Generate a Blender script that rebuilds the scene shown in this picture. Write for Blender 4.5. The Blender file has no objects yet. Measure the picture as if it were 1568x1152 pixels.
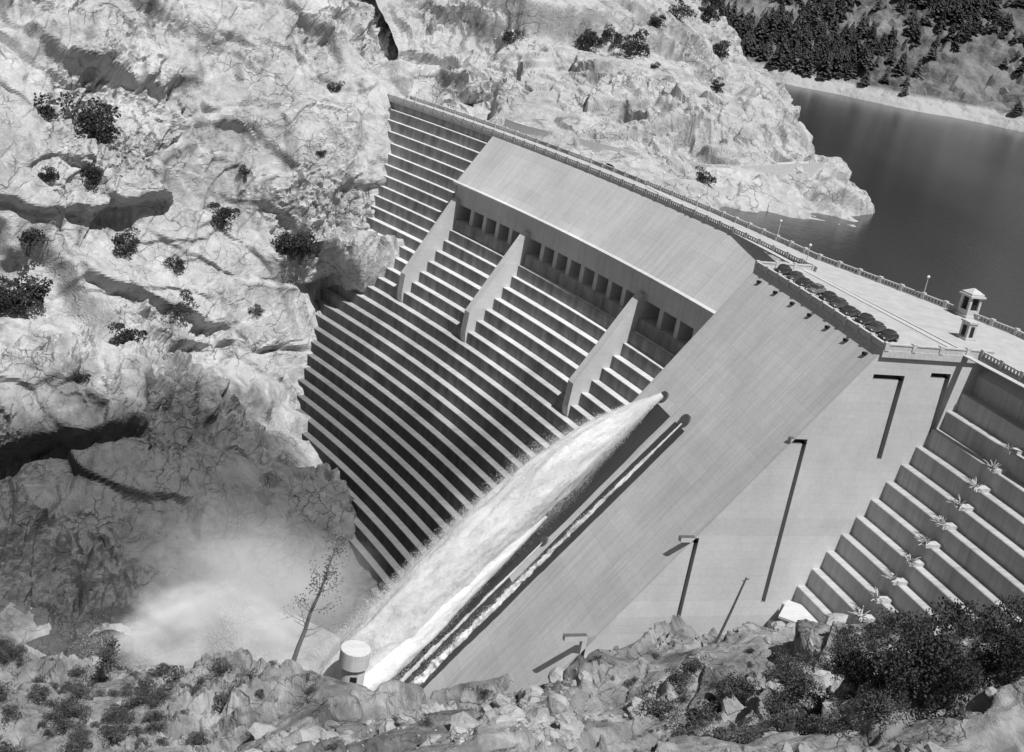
import bpy, bmesh, math, random
import numpy as np
from mathutils import Vector, Matrix
from mathutils.bvhtree import BVHTree
random.seed(3); rng=np.random.RandomState(3)
scene=bpy.context.scene
scene.view_settings.view_transform='Standard'; scene.view_settings.look='None'; scene.view_settings.exposure=0
# ---------------------------------------------------------------- camera (metres, dam crest = z 0)
p=math.radians(18.7); r=math.radians(10)
Fw=Vector((0,math.cos(p),-math.sin(p))); R0=Vector((1,0,0)); U0=Vector((0,math.sin(p),math.cos(p)))
Rt=R0*math.cos(r)+U0*math.sin(r); Up=-R0*math.sin(r)+U0*math.cos(r)
cd=bpy.data.cameras.new('camera'); cam=bpy.data.objects.new('camera',cd); scene.collection.objects.link(cam)
m=Matrix.Identity(4)
for i in range(3):
    m[i][0]=Rt[i]; m[i][1]=Up[i]; m[i][2]=-Fw[i]
m[2][3]=50.0
cam.matrix_world=m; cd.lens=43.62; cd.sensor_width=36; cd.clip_end=8000; cd.clip_start=1
scene.camera=cam
# ---------------------------------------------------------------- dam frame: a along crest arc, b downstream, z up
R=550.0; PH0=math.radians(50); C=(-438.3,3.5)
def pos(a,b,z):
    ph=PH0+a/R
    return (C[0]+(R-b)*math.sin(ph), C[1]+(R-b)*math.cos(ph), z)
def frame(a):
    ph=PH0+a/R
    return Vector((math.cos(ph),-math.sin(ph),0)), Vector((-math.sin(ph),-math.cos(ph),0))
# ---------------------------------------------------------------- numpy noise
def hsh(i,j,k,s):
    n=(i.astype(np.int64)*73856093)^(j.astype(np.int64)*19349663)^(k.astype(np.int64)*83492791)^(s*2654435761)
    n=n&0xffffffff; n=((n^(n>>16))*0x45d9f3b)&0xffffffff; n=((n^(n>>16))*0x45d9f3b)&0xffffffff; n=n^(n>>16)
    return n/4294967295.0
def vnoise(P,seed=0):
    I=np.floor(P).astype(np.int64); f=P-I; f=f*f*f*(f*(f*6-15)+10); out=0
    for dx in (0,1):
        for dy in (0,1):
            for dz in (0,1):
                w=(f[:,0] if dx else 1-f[:,0])*(f[:,1] if dy else 1-f[:,1])*(f[:,2] if dz else 1-f[:,2])
                out=out+w*hsh(I[:,0]+dx,I[:,1]+dy,I[:,2]+dz,seed)
    return out*2-1
def fbm(P,o=4,seed=0,g=.5):
    s=0;a=1
    for k in range(o): s=s+a*vnoise(P*(2.03**k)+k*17.3,seed+k); a*=g
    return s
def facets(P,scale,seed,tilt=.9,soft=48.):
    Q=P/scale; I=np.floor(Q).astype(np.int64); n=len(Q)
    F1=np.full(n,9.);F2=np.full(n,9.);num=np.zeros(n);den=np.zeros(n)+1e-60
    for dx in (-1,0,1):
        for dy in (-1,0,1):
            for dz in (-1,0,1):
                i,j,k=I[:,0]+dx,I[:,1]+dy,I[:,2]+dz
                D=Q-np.stack([i+hsh(i,j,k,seed),j+hsh(i,j,k,seed+1),k+hsh(i,j,k,seed+2)],1); d=np.sqrt((D**2).sum(1))
                v=hsh(i,j,k,seed+3)*2-1+tilt*((hsh(i,j,k,seed+4)*2-1)*D[:,0]+(hsh(i,j,k,seed+5)*2-1)*D[:,1]+(hsh(i,j,k,seed+6)*2-1)*D[:,2])*2
                w=np.exp(-soft*d); num+=w*v; den+=w
                near=d<F1; F2=np.where(near,F1,np.minimum(F2,d)); F1=np.where(near,d,F1)
    return num/den,F2-F1
def rotm(a,b,c): return np.array(Matrix.Rotation(a,3,'Y')@Matrix.Rotation(b,3,'X')@Matrix.Rotation(c,3,'Z'))
RMS=[rotm(.66,.44,.6),rotm(-.5,.3,1.1),rotm(.2,-.8,.3),rotm(1.0,.2,-.7)]
def sstep(x,a,b):
    t=np.clip((x-a)/(b-a),0,1); return t*t*(3-2*t)
def rockdisp(P,seed,amps,ms=34.,thr=(-.25,.45),fine=.16,terr=1.3):
    m_=sstep(fbm(P/ms,3,seed+70),*thr)
    W=P+2.0*np.stack([vnoise(P/8,seed+50),vnoise(P/8,seed+51),vnoise(P/8,seed+52)],1)+.4*np.stack([vnoise(P/2.2,seed+53),vnoise(P/2.2,seed+54),vnoise(P/2.2,seed+55)],1)
    gate=sstep(vnoise(P/14,seed+33),-.35,.35)
    d=np.zeros(len(P)); w=[1,.55+.45*m_,.18+.82*m_,.06+.94*m_]
    for k,(sc,am) in enumerate(amps):
        Q=(W@RMS[k%4].T)*np.array([1,.55,1.5])
        v,e=facets(Q,sc,seed+k*11,1.1)
        d+=am*w[min(k,3)]*(v*.8-(.45 if k<2 else .6)*gate*np.clip(1-e/.06,0,1))
    for q,(dr,per) in enumerate((((.3,.45,.84),11.),((-.75,.2,.63),17.),((.6,-.7,.35),9.))):
        s=(W@np.array(dr))/per+.9*vnoise(P/30,seed+q*3+101); fr=s-np.floor(s)
        g_=sstep(vnoise(P/26,seed+q+120),-.2,.4)
        d+=terr*(per/11)*g_*(fr-sstep(fr,.93,1.0)-.45)
    d+=1.0*fbm(P/24,3,seed+90)+fine*(.3+m_)*fbm(P/1.9,2,seed+95)
    return d
# ---------------------------------------------------------------- node helper
class G:
    def __init__(s,name):
        s.m=bpy.data.materials.new(name); s.m.use_nodes=True; s.nt=s.m.node_tree; s.nt.nodes.clear()
        s.out=s.N('ShaderNodeOutputMaterial'); s.tc=s.N('ShaderNodeTexCoord')
    def N(s,t,**k):
        n=s.nt.nodes.new(t)
        for a,b in k.items(): setattr(n,a,b)
        return n
    def L(s,a,b): s.nt.links.new(a,b)
    def put(s,sock,v):
        if isinstance(v,bpy.types.NodeSocket): s.L(v,sock)
        elif v is not None: sock.default_value=v
    def M(s,op,a,b=None,c=None,clamp=False):
        n=s.N('ShaderNodeMath',operation=op); n.use_clamp=clamp
        for i,v in enumerate((a,b,c)): s.put(n.inputs[i],v)
        return n.outputs[0]
    def noise(s,vec,scale,det=4,ro=.55,dist=0):
        n=s.N('ShaderNodeTexNoise'); s.L(vec,n.inputs['Vector']); n.inputs['Scale'].default_value=scale; n.inputs['Detail'].default_value=det
        n.inputs['Roughness'].default_value=ro; n.inputs['Distortion'].default_value=dist; return n.outputs[0]
    def mr(s,v,a,b,c,d,smooth=False):
        n=s.N('ShaderNodeMapRange'); n.interpolation_type='SMOOTHSTEP' if smooth else 'LINEAR'
        s.put(n.inputs[0],v)
        for i,x in enumerate((a,b,c,d)): s.put(n.inputs[i+1],x)
        return n.outputs[0]
    def vec(s,x,y,z):
        n=s.N('ShaderNodeCombineXYZ'); s.put(n.inputs[0],x); s.put(n.inputs[1],y); s.put(n.inputs[2],z); return n.outputs[0]
    def vm(s,v,sc):
        n=s.N('ShaderNodeMapping'); s.L(v,n.inputs[0]); n.inputs['Scale'].default_value=sc; return n.outputs[0]
    def rot(s,v,ro,sc=(1,1,1)):
        n=s.N('ShaderNodeMapping'); s.L(v,n.inputs[0]); n.inputs['Rotation'].default_value=ro; n.inputs['Scale'].default_value=sc; return n.outputs[0]
    def vor(s,vec,scale,feat='DISTANCE_TO_EDGE'):
        n=s.N('ShaderNodeTexVoronoi',feature=feat); s.L(vec,n.inputs['Vector']); n.inputs['Scale'].default_value=scale; return n.outputs[0]
    def warp(s,vec,scale,amt):
        n=s.N('ShaderNodeTexNoise'); s.L(vec,n.inputs['Vector']); n.inputs['Scale'].default_value=scale; n.inputs['Detail'].default_value=4
        a=s.N('ShaderNodeVectorMath',operation='MULTIPLY_ADD'); s.L(n.outputs[1],a.inputs[0]); a.inputs[1].default_value=(amt,)*3; s.L(vec,a.inputs[2]); return a.outputs[0]
    def surf(s,col,rough=.9,bump=None,bs=.5,bd=1.0,spec=.3):
        b=s.N('ShaderNodeBsdfPrincipled'); s.put(b.inputs['Roughness'],rough); b.inputs['Specular IOR Level'].default_value=spec
        if isinstance(col,(int,float)): b.inputs['Base Color'].default_value=(col,col,col,1)
        else: s.L(col,b.inputs['Base Color'])
        if bump is not None:
            n=s.N('ShaderNodeBump'); n.inputs['Strength'].default_value=bs; n.inputs['Distance'].default_value=bd; s.L(bump,n.inputs['Height']); s.L(n.outputs[0],b.inputs['Normal'])
        s.L(b.outputs[0],s.out.inputs[0]); return b
def rockmat(name,lo=.2,hi=.42,wet=False,soil=False,bs=.6):
    g=G(name); P=g.tc.outputs['Object']
    a=g.noise(P,.045,5,.6); b=g.noise(P,.28,7,.6,.5); c=g.noise(g.rot(P,(.5,.4,.2),(1,1,.14)),.4,5,.6)
    w=g.warp(P,.16,8.0)
    v2=g.vor(g.rot(w,(-.5,.8,.1),(1,.3,1.2)),.17); v3=g.vor(g.rot(w,(.7,.2,.9),(.4,1.1,1.2)),.34)
    msk=g.mr(g.noise(P,.06,4,.6),.47,.58,0,1); msk2=g.mr(g.noise(P,.11,4,.6),.5,.6,0,1)
    k2=g.mr(v2,0,.032,g.mr(msk,0,1,1,.38),1); k3=g.mr(v3,0,.04,g.mr(msk2,0,1,1,.5),1)
    f=g.M('ADD',g.M('MULTIPLY',a,.55),g.M('ADD',g.M('MULTIPLY',b,.5),g.M('MULTIPLY',c,.5)))
    col=g.mr(f,.55,1.0,lo,hi)
    spk=g.mr(g.noise(P,1.8,5,.75),.3,.7,.85,1.12)
    col=g.M('MULTIPLY',g.M('MULTIPLY',col,g.M('MULTIPLY',k2,k3)),spk)
    st=g.mr(g.noise(g.vm(P,(1,1,.1)),.12,6,.65),.54,.67,1,.55)
    col=g.M('MULTIPLY',col,st)
    rough=.9
    if soil:
        s2=g.mr(g.noise(P,.09,5,.6),.43,.6,1,.5); col=g.M('MULTIPLY',col,s2)
    if wet:
        sx=g.N('ShaderNodeSeparateXYZ'); g.L(P,sx.inputs[0])
        dx=g.M('SUBTRACT',sx.outputs[0],-62.); dy=g.M('SUBTRACT',sx.outputs[1],238.); dz=g.M('MULTIPLY',g.M('SUBTRACT',sx.outputs[2],-97.),1.45)
        d=g.M('SQRT',g.M('ADD',g.M('ADD',g.M('MULTIPLY',dx,dx),g.M('MULTIPLY',dy,dy)),g.M('MULTIPLY',dz,dz)))
        d=g.M('ADD',d,g.M('MULTIPLY',g.M('SUBTRACT',g.noise(P,.035,6,.7),.5),60.))
        wt=g.mr(d,58,86,.22,1,True); col=g.M('MULTIPLY',col,wt); rough=g.mr(wt,.2,1,.6,.92)
    h=g.M('ADD',g.M('MULTIPLY',g.M('ADD',k2,k3),.6),g.M('ADD',g.M('MULTIPLY',b,1.1),g.M('MULTIPLY',g.noise(P,1.4,6,.7),.5)))
    g.surf(col,rough,h,bs,1.1,.25); return g.m
def concmat(name,base,wet=False,streak=.25,old=False,nofine=False):
    g=G(name); P=g.tc.outputs['Object']; s=g.N('ShaderNodeSeparateXYZ'); g.L(P,s.inputs[0]); x,y,z=s.outputs
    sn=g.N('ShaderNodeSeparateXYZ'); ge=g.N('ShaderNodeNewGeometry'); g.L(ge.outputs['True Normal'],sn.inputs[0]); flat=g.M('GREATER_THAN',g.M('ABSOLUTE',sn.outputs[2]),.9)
    dx=g.M('SUBTRACT',x,C[0]); dy=g.M('SUBTRACT',y,C[1])
    a=g.M('MULTIPLY',g.M('SUBTRACT',g.M('ARCTAN2',dx,dy),PH0),R); b=g.M('SUBTRACT',R,g.M('SQRT',g.M('ADD',g.M('MULTIPLY',dx,dx),g.M('MULTIPLY',dy,dy))))
    zl=g.M('DIVIDE',z,1.52); al=g.M('DIVIDE',a,12.2)
    l1=g.M('MAXIMUM',g.mr(g.M('FRACT',zl),.0,.07,.86,1),flat); l2=g.mr(g.M('FRACT',al),0,.014,.72,1)
    al3=g.M('DIVIDE',a,1.22); l3=g.mr(g.M('FRACT',al3),0,.12,.95,1)
    wn=g.N('ShaderNodeTexWhiteNoise',noise_dimensions='3D'); g.L(g.vec(g.M('FLOOR',al),g.M('FLOOR',g.M('DIVIDE',zl,2.)),0.),wn.inputs[0])
    pv=g.mr(wn.outputs[0],0,1,.95,1.04)
    n1=g.mr(g.noise(P,.05,5,.6),.3,.7,.86,1.1); n2=g.mr(g.noise(P,1.5,6,.7),.3,.7,.93,1.06)
    sv=g.vec(g.M('MULTIPLY',a,.8),g.M('MULTIPLY',b,.06),g.M('MULTIPLY',z,.05))
    st=g.mr(g.noise(sv,1.,6,.7),.42,.7,1,1-streak)
    col=g.M('MULTIPLY',g.M('MULTIPLY',g.M('MULTIPLY',l1,l2),g.M('MULTIPLY',pv,l3)),g.M('MULTIPLY',g.M('MULTIPLY',n1,n2),st))
    col=g.M('MULTIPLY',col,base); rough=.85
    if old:
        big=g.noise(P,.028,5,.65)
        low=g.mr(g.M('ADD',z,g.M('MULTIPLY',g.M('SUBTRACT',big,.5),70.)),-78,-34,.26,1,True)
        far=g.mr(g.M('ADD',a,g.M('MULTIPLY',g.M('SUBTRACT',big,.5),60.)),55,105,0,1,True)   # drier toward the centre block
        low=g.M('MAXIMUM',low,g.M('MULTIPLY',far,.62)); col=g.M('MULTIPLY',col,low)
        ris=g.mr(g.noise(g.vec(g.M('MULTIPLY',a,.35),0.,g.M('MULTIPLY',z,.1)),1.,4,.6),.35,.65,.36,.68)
        col=g.M('MULTIPLY',col,g.M('MAXIMUM',ris,g.M('MULTIPLY',flat,1.3)))  # risers stained, treads cleaner; also paints their sunlit contrast into the colour
    if wet:
        V=g.M('MULTIPLY',z,-1.); wob=g.M('MULTIPLY',g.M('SUBTRACT',g.noise(sv,.9,4,.6),.5),1.6)
        aa=g.M('ADD',g.M('ADD',a,wob),g.M('MULTIPLY',g.M('SUBTRACT',V,25.),.08))
        def band(lo,hi,v0,v1):
            q=g.M('MULTIPLY',g.M('GREATER_THAN',aa,lo),g.M('LESS_THAN',aa,hi)); return g.M('MULTIPLY',q,g.M('MULTIPLY',g.M('GREATER_THAN',V,v0),g.M('LESS_THAN',V,v1)))
        A_=band(137.2,148.6,26.,200.); B_=band(150.9,156.2,26.,200.); C_=band(148.,151.2,60.,200.)
        m1=g.M('MAXIMUM',A_,g.M('MAXIMUM',B_,C_))
        col=g.M('MULTIPLY',col,g.M('SUBTRACT',1.,g.M('MULTIPLY',m1,.9))); rough=g.M('SUBTRACT',.85,g.M('MULTIPLY',m1,.3))
    g.surf(col,rough,g.M('ADD',g.M('MULTIPLY',l1,.4),g.M('MULTIPLY',g.noise(P,2.,5,.7),.5)),.35,.12,.3); return g.m
def plain(name,v,rough=.8,spec=.3,var=.15,sc=2.):
    g=G(name); n=g.mr(g.noise(g.tc.outputs['Object'],sc,5,.6),.3,.7,v*(1-var),v*(1+var)); g.surf(n,rough,None,spec=spec); return g.m
def leafmat(name,lo,hi,sc=.8):
    g=G(name); n=g.noise(g.tc.outputs['Object'],sc,3,.6); c=g.mr(n,.35,.65,lo,hi)
    d=g.N('ShaderNodeBsdfDiffuse'); t=g.N('ShaderNodeBsdfTranslucent'); mx=g.N('ShaderNodeMixShader'); mx.inputs[0].default_value=.25
    g.L(c,d.inputs[0]); g.L(c,t.inputs[0]); g.L(d.outputs[0],mx.inputs[1]); g.L(t.outputs[0],mx.inputs[2]); g.L(mx.outputs[0],g.out.inputs[0]); return g.m
M_rock=rockmat('granite_cliff',.29,.58,wet=True,bs=.6); M_rock2=rockmat('granite_bank',.17,.44,soil=True,bs=.5); M_rock3=rockmat('granite_far',.28,.54,bs=.55)
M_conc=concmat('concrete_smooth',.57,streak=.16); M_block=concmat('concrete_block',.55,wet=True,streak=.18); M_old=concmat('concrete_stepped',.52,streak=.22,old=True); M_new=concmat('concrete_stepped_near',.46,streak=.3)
M_rail=plain('parapet_concrete',.48); M_road=plain('road_concrete',.42,.9,.2,.12,.4); M_dark=plain('dark_opening',.02); M_shade_collar=plain('slot_shade_and_collar',.1)
M_leaf=leafmat('oak_leaves',.04,.11); M_leaf2=leafmat('brush_leaves',.055,.16); M_con=leafmat('conifer_needles',.05,.12,.1); M_bark=plain('bark',.12); M_dead=plain('dead_wood',.2)  # conifer needles lightened: distance haze put into the colour
# ---------------------------------------------------------------- mesh helpers
def link(o,par=None):
    scene.collection.objects.link(o)
    if par is not None: o.parent=par
    return o
def mesh(name,V,Fc,mt,par=None,smooth=False):
    me=bpy.data.meshes.new(name)
    if isinstance(V,np.ndarray): V=V.tolist()
    if isinstance(Fc,np.ndarray): Fc=Fc.tolist()
    me.from_pydata(V,[],Fc); me.update()
    for q in (mt if isinstance(mt,(list,tuple)) else [mt]): me.materials.append(q)
    if smooth: me.polygons.foreach_set('use_smooth',[True]*len(me.polygons))
    return link(bpy.data.objects.new(name,me),par)
def trimesh(name,V,mt):
    n=len(V); me=bpy.data.meshes.new(name); me.vertices.add(n); me.vertices.foreach_set('co',V.astype(np.float32).ravel())
    me.loops.add(n); me.loops.foreach_set('vertex_index',np.arange(n,dtype=np.int32)); me.polygons.add(n//3)
    me.polygons.foreach_set('loop_start',np.arange(0,n,3,dtype=np.int32)); 
    try: me.polygons.foreach_set('loop_total',np.full(n//3,3,dtype=np.int32))
    except Exception: pass
    me.update(calc_edges=True); me.materials.append(mt); return link(bpy.data.objects.new(name,me))
def empty(name):
    o=bpy.data.objects.new(name,None); o.empty_display_size=1; return link(o)
def gridfaces(nu,nv,flip=False):
    i,j=np.meshgrid(np.arange(nu-1),np.arange(nv-1),indexing='ij'); k=(i*nv+j).ravel()
    f=np.stack([k,k+1,k+nv+1,k+nv],1); return f[:,::-1] if flip else f
def gnorm(P):
    du=np.gradient(P,axis=0); dv=np.gradient(P,axis=1); n=np.cross(du,dv); return n/(np.linalg.norm(n,axis=2,keepdims=True)+1e-9)
def blur(P,k):
    Q=P.copy()
    for _ in range(k):
        Q[1:-1]=(Q[:-2]+2*Q[1:-1]+Q[2:])/4; Q[:,1:-1]=(Q[:,:-2]+2*Q[:,1:-1]+Q[:,2:])/4
    return Q
class MB:
    def __init__(s): s.V=[];s.F=[];s.I=[]
    def poly(s,vs,fs,mi=0):
        k=len(s.V); s.V+=[tuple(v) for v in vs]; s.F+=[tuple(k+i for i in f) for f in fs]; s.I+=[mi]*len(fs)
    def hexa(s,v,mi=0): s.poly(v,[(0,3,2,1),(4,5,6,7),(0,1,5,4),(1,2,6,5),(2,3,7,6),(3,0,4,7)],mi)
    def dbox(s,a0,a1,b0,b1,z0,z1,mi=0):
        s.hexa([pos(a0,b0,z0),pos(a1,b0,z0),pos(a1,b1,z0),pos(a0,b1,z0),pos(a0,b0,z1),pos(a1,b0,z1),pos(a1,b1,z1),pos(a0,b1,z1)],mi)
    def obox(s,c,ux,uy,hx,hy,z0,z1,mi=0,top=1.):
        c=Vector(c); P=[]
        for z,k in ((z0,1.),(z1,top)):
            for sx,sy in ((-1,-1),(1,-1),(1,1),(-1,1)):
                q=c+ux*hx*sx*k+uy*hy*sy*k; P.append((q.x,q.y,z))
        s.hexa(P,mi)
    def tube(s,pts,rad,n=6,mi=0,cap=True):
        k=len(s.V); m_=len(pts)
        for i in range(m_):
            d=(Vector(pts[min(i+1,m_-1)])-Vector(pts[max(i-1,0)])).normalized()
            u=d.orthogonal().normalized() if abs(d.z)<.99 else Vector((1,0,0)); v=d.cross(u).normalized(); u=v.cross(d)
            for j in range(n):
                t=2*math.pi*j/n; s.V.append(tuple(Vector(pts[i])+(u*math.cos(t)+v*math.sin(t))*rad[i]))
        for i in range(m_-1):
            for j in range(n):
                s.F.append((k+i*n+j,k+i*n+(j+1)%n,k+(i+1)*n+(j+1)%n,k+(i+1)*n+j)); s.I.append(mi)
        if cap:
            s.F.append(tuple(k+j for j in range(n))[::-1]); s.I.append(mi); s.F.append(tuple(k+(m_-1)*n+j for j in range(n))); s.I.append(mi)
    def obj(s,name,mts,par=None,smooth=False):
        o=mesh(name,s.V,s.F,mts,par,smooth); o.data.polygons.foreach_set('material_index',s.I); return o
def sweep(name,prof,As,mt,par,closed=False):
    V=[]
    for a in As:
        for b,z in (prof(a) if callable(prof) else prof): V.append(pos(a,b,z))
    n=len(V)//len(As); Fc=[]
    for i in range(len(As)-1):
        for j in range(n if closed else n-1):
            j2=(j+1)%n; Fc.append((i*n+j,i*n+j2,(i+1)*n+j2,(i+1)*n+j))
    if closed:
        Fc.append(tuple(range(n))[::-1]); Fc.append(tuple((len(As)-1)*n+j for j in range(n)))
    return mesh(name,V,Fc,mt,par)
# ---------------------------------------------------------------- DAM
dam=empty('concrete_dam')
def pl(V): return .45*V if V<30 else 13.5+.72*(V-30)
def pr(V): return .6*V-2.6
def steps(pf,k0,k1,h,lip=.12):
    out=[(pf(k0*h),-k0*h)]
    for k in range(k0,k1):
        out+= [(pf(k*h),-(k+1)*h),(pf((k+1)*h)-lip,-(k+1)*h),(pf((k+1)*h),-(k+1)*h-lip)]
    return out
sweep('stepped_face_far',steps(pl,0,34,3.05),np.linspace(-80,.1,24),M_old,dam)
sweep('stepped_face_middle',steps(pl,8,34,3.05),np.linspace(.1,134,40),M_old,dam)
sweep('stepped_face_near',[(-2.6,-.3)]+steps(pr,1,20,3.3),np.linspace(183.5,275,26),M_new,dam)
sweep('spillway_slab',[(0,0),(10.5,-13.8),(11.8,-13.95),(11.8,-14.6),(10.3,-14.9),(10.3,-20),(4,-20),(4,-24.4),(11,-24.4)],np.linspace(0,134,40),M_conc,dam)
b=MB()
b.poly([pos(0,0,0),pos(0,10.5,-13.8),pos(0,10.3,-20),pos(0,4,-20),pos(0,-6,-20),pos(0,-6,0)],[(0,1,2,3,4,5)])
b.obj('spillway_end_wall',M_conc,dam)
def b0(a): return 13.7+(a-134)*.103
sweep('centre_block',lambda a:[(-7,-.02),(b0(a),-.02),(b0(a)+80,-105.3)],np.linspace(134,183.5,12),M_block,dam)
b=MB(); b.poly([pos(134,-7,-.02),pos(134,b0(134),-.02),pos(134,b0(134)+80,-105.3),pos(134,-7,-105.3)],[(0,1,2,3)]); b.obj('centre_block_far_wall',M_conc,dam)
# radial wall with recessed keyway slots
SL=[(13.5,19.5,4.2,5.0),(13.5,14.5,5.0,19),(4.6,8.5,3.4,4.2),(4.6,5.6,4.2,14),(28.6,31.6,16,16.8),(28.6,29.4,16.8,46),(44,47.2,34,34.8),(44,44.8,34.8,55),(60,64,52,52.9),(60,60.8,52.9,60)]
lv=sorted(set([.02,105.3]+[s[2] for s in SL]+[s[3] for s in SL])); AW=183.5; DP=1.1
b=MB(); outer=lambda V:b0(AW)+.76*V
for v0,v1 in zip(lv[:-1],lv[1:]):
    ss=sorted([(s[0],s[1]) for s in SL if s[2]<=v0+1e-6 and s[3]>=v1-1e-6]); cur=(-7,-7)
    for q0,q1 in ss:
        b.poly([pos(AW,cur[0],-v0),pos(AW,q0,-v0),pos(AW,q0,-v1),pos(AW,cur[1],-v1)],[(0,1,2,3)]); cur=(q1,q1)
        A0=AW-DP
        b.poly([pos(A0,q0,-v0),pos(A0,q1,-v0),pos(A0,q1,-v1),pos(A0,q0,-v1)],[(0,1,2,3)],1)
        for q in (q0,q1): b.poly([pos(A0,q,-v0),pos(AW,q,-v0),pos(AW,q,-v1),pos(A0,q,-v1)],[(0,1,2,3)])
    b.poly([pos(AW,cur[0],-v0),pos(AW,outer(v0),-v0),pos(AW,outer(v1),-v1),pos(AW,cur[1],-v1)],[(0,1,2,3)])
for s_ in SL:
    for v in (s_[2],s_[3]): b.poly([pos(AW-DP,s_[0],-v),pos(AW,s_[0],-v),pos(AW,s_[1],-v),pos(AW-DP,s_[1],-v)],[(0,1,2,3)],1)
b.obj('radial_joint_wall',[M_conc,M_shade_collar],dam)  # slot backs, tops and ledges take a dark colour as painted shade
# piers and spillway openings
b=MB()
for a in (1.5,37,90.5):
    pr_=[(4,-20.1),(11.2,-18.6),(25.2,-40.5),(25.5,-46.3),(24.5,-52),(4,-32)]
    k=[pos(a-1.25,q[0],q[1]) for q in pr_]+[pos(a+1.25,q[0],q[1]) for q in pr_]; n=6
    b.poly(k,[tuple(range(n))[::-1],tuple(range(n,2*n))]+[(i,(i+1)%n,n+(i+1)%n,n+i) for i in range(n)])
b.obj('piers',M_conc,dam)
b=MB()
for a0,a1,n in ((3,35.5,5),(38.5,89,8),(92,134,6)):
    w=(a1-a0)/n
    for i in range(1,n): b.dbox(a0+i*w-.8,a0+i*w+.8,5.5,10.2,-24.6,-19.95)
b.obj('opening_pillars',M_conc,dam)
# crest road
def bU(a): return -8-min(max((a-125)/45,0),1)*11
As=list(np.linspace(-62,280,70))
sweep('crest_road',lambda a:[(0.0,-1.0),(.45,-.9),(.45,.02),(bU(a)-.3,.02),(bU(a)-.3,-40)],As,M_road,dam)
sweep('parking_deck',lambda a:[(.5,.03),(b0(a)+.5,.03),(b0(a)+.5,-1.0),(b0(a)-.1,-1.3)],np.linspace(133.6,183.9,12),M_road,dam)
b=MB(); b.dbox(183.5,184.0,-2.6,b0(183.5)+.5,-1.1,.026); b.dbox(133.6,134,.4,b0(134)+.5,-1.1,.026)
b.dbox(136,182,1.2,1.8,0,.17); b.dbox(60,275,-7.9,-6.6,0,.16)
b.obj('deck_edges_and_kerbs',M_rail,dam)
def wall_ab(B,a0,b0_,a1,b1,z0=.0,bal=True):
    P0=Vector(pos(a0,b0_,0)); P1=Vector(pos(a1,b1,0)); d=P1-P0; L=d.length; u=d.normalized(); v=Vector((-u.y,u.x,0)); mid=(P0+P1)/2
    if bal:
        B.obox(mid,u,v,L/2,.2,z0,z0+.28); B.obox(mid,u,v,L/2,.24,z0+.9,z0+1.12)
        n=max(1,int(L/.75))
        for i in range(n):
            c=P0+u*(L*(i+.5)/n); B.obox(c,u,v,.14,.12,z0+.28,z0+.9)
    else:
        B.obox(mid,u,v,L/2,.2,z0,z0+.95); B.obox(mid,u,v,L/2,.3,z0+.95,z0+1.15)
    B.obox(P0,u,v,.38,.38,z0,z0+1.35)
b=MB()
for i in range(-12,27): wall_ab(b,i*5,.1,i*5+5,.1)
for i in range(37,54): wall_ab(b,i*5-.8,.1,i*5+4.2,.1)
for i in range(-12,54): wall_ab(b,i*5,bU(i*5),i*5+5,bU(i*5+5))
b.obj('crest_balustrade',M_rail,dam)
b=MB()
for i in range(11):
    a=134+i*4.5; wall_ab(b,a,b0(a)+.2,a+4.5,b0(a+4.5)+.2,bal=False)
for i in range(4): wall_ab(b,183.7,b0(183.5)-i*5.3,183.7,b0(183.5)-(i+1)*5.3,bal=False)
for i in range(3): wall_ab(b,133.8,.4+i*4.4,133.8,4.8+i*4.4,bal=False)
b.obj('parking_parapet',M_rail,dam)
b=MB()
for i in range(7):
    a=138+i*7; b.dbox(a,a+.9,b0(a)+1.2,b0(a)+1.9,-2.0,-1.55)
b.obj('drain_spouts',M_dark,dam)
# valve outlets on the face
def face(a,V,off=0.):
    bb=b0(a)+.76*V; return Vector(pos(a,bb+off*.796,-V+off*.605))
b=MB()
OUT=[(141.8,24.7,1.0),(153.6,25,1.15),(138.3,51.3,.85),(146.4,52.5,.85),(135.6,77,.8),(143.6,78.5,.8)]
for a,V,rr in OUT:
    ex,dd=frame(a); c=face(a,V); nrm=(dd*.796+Vector((0,0,.605))).normalized(); ax=(nrm*.8+dd*.35).normalized()
    b.tube([c-ax*1.5,c+ax*.3,c+ax*.31,c-ax*.5],[rr*1.25,rr*1.25,rr*1.12,rr*1.05],20,0,False)
    b.tube([c+ax*.05,c+ax*.1],[rr*1.1,rr*1.1],20,1,True)
b.obj('valve_outlets',[M_shade_collar,M_dark],dam)
# dowel clusters on near stepped face
b=MB()
for k in range(3,13):
    bb=pr(k*3.3)+1.0; z=-k*3.3; b.dbox(199.9,201.3,pr((k-1)*3.3),bb+.1,z,z+.6)
    c=Vector(pos(200.6,bb-.3,z+.4)); ex,dd=frame(200.6)
    for t in range(26):
        d=(ex*random.uniform(-1,1)+dd*random.uniform(-.3,1.1)+Vector((0,0,random.uniform(.1,1.3)))).normalized(); l=random.uniform(.8,2.2)
        b.tube([c,c+d*l*.6,c+d*l+Vector((0,0,-.25))],[.11,.09,.05],4,0)
b.obj('anchor_dowels',M_rail,dam)
# gallery entrance at the foot
gal=empty('gallery_entrance')
b=MB(); c=Vector((55.5,184.5,0)); vx=Vector((.93,-.37,0)); vy=Vector((.37,.93,0))
b.obox(c,vx,vy,4.2,3,-54,-45.3); b.obox(c+vx*6.5,vx,vy,2.4,2.6,-54,-46.8); b.obox(c,vx,vy,4.6,3.4,-45.3,-44.9)
b.obj('walls',M_conc,gal)
b=MB(); b.obox(c-vy*3.02-vx*1.5,vx,vy,1.3,.06,-52,-47); b.obj('doorway',M_dark,gal)
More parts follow.
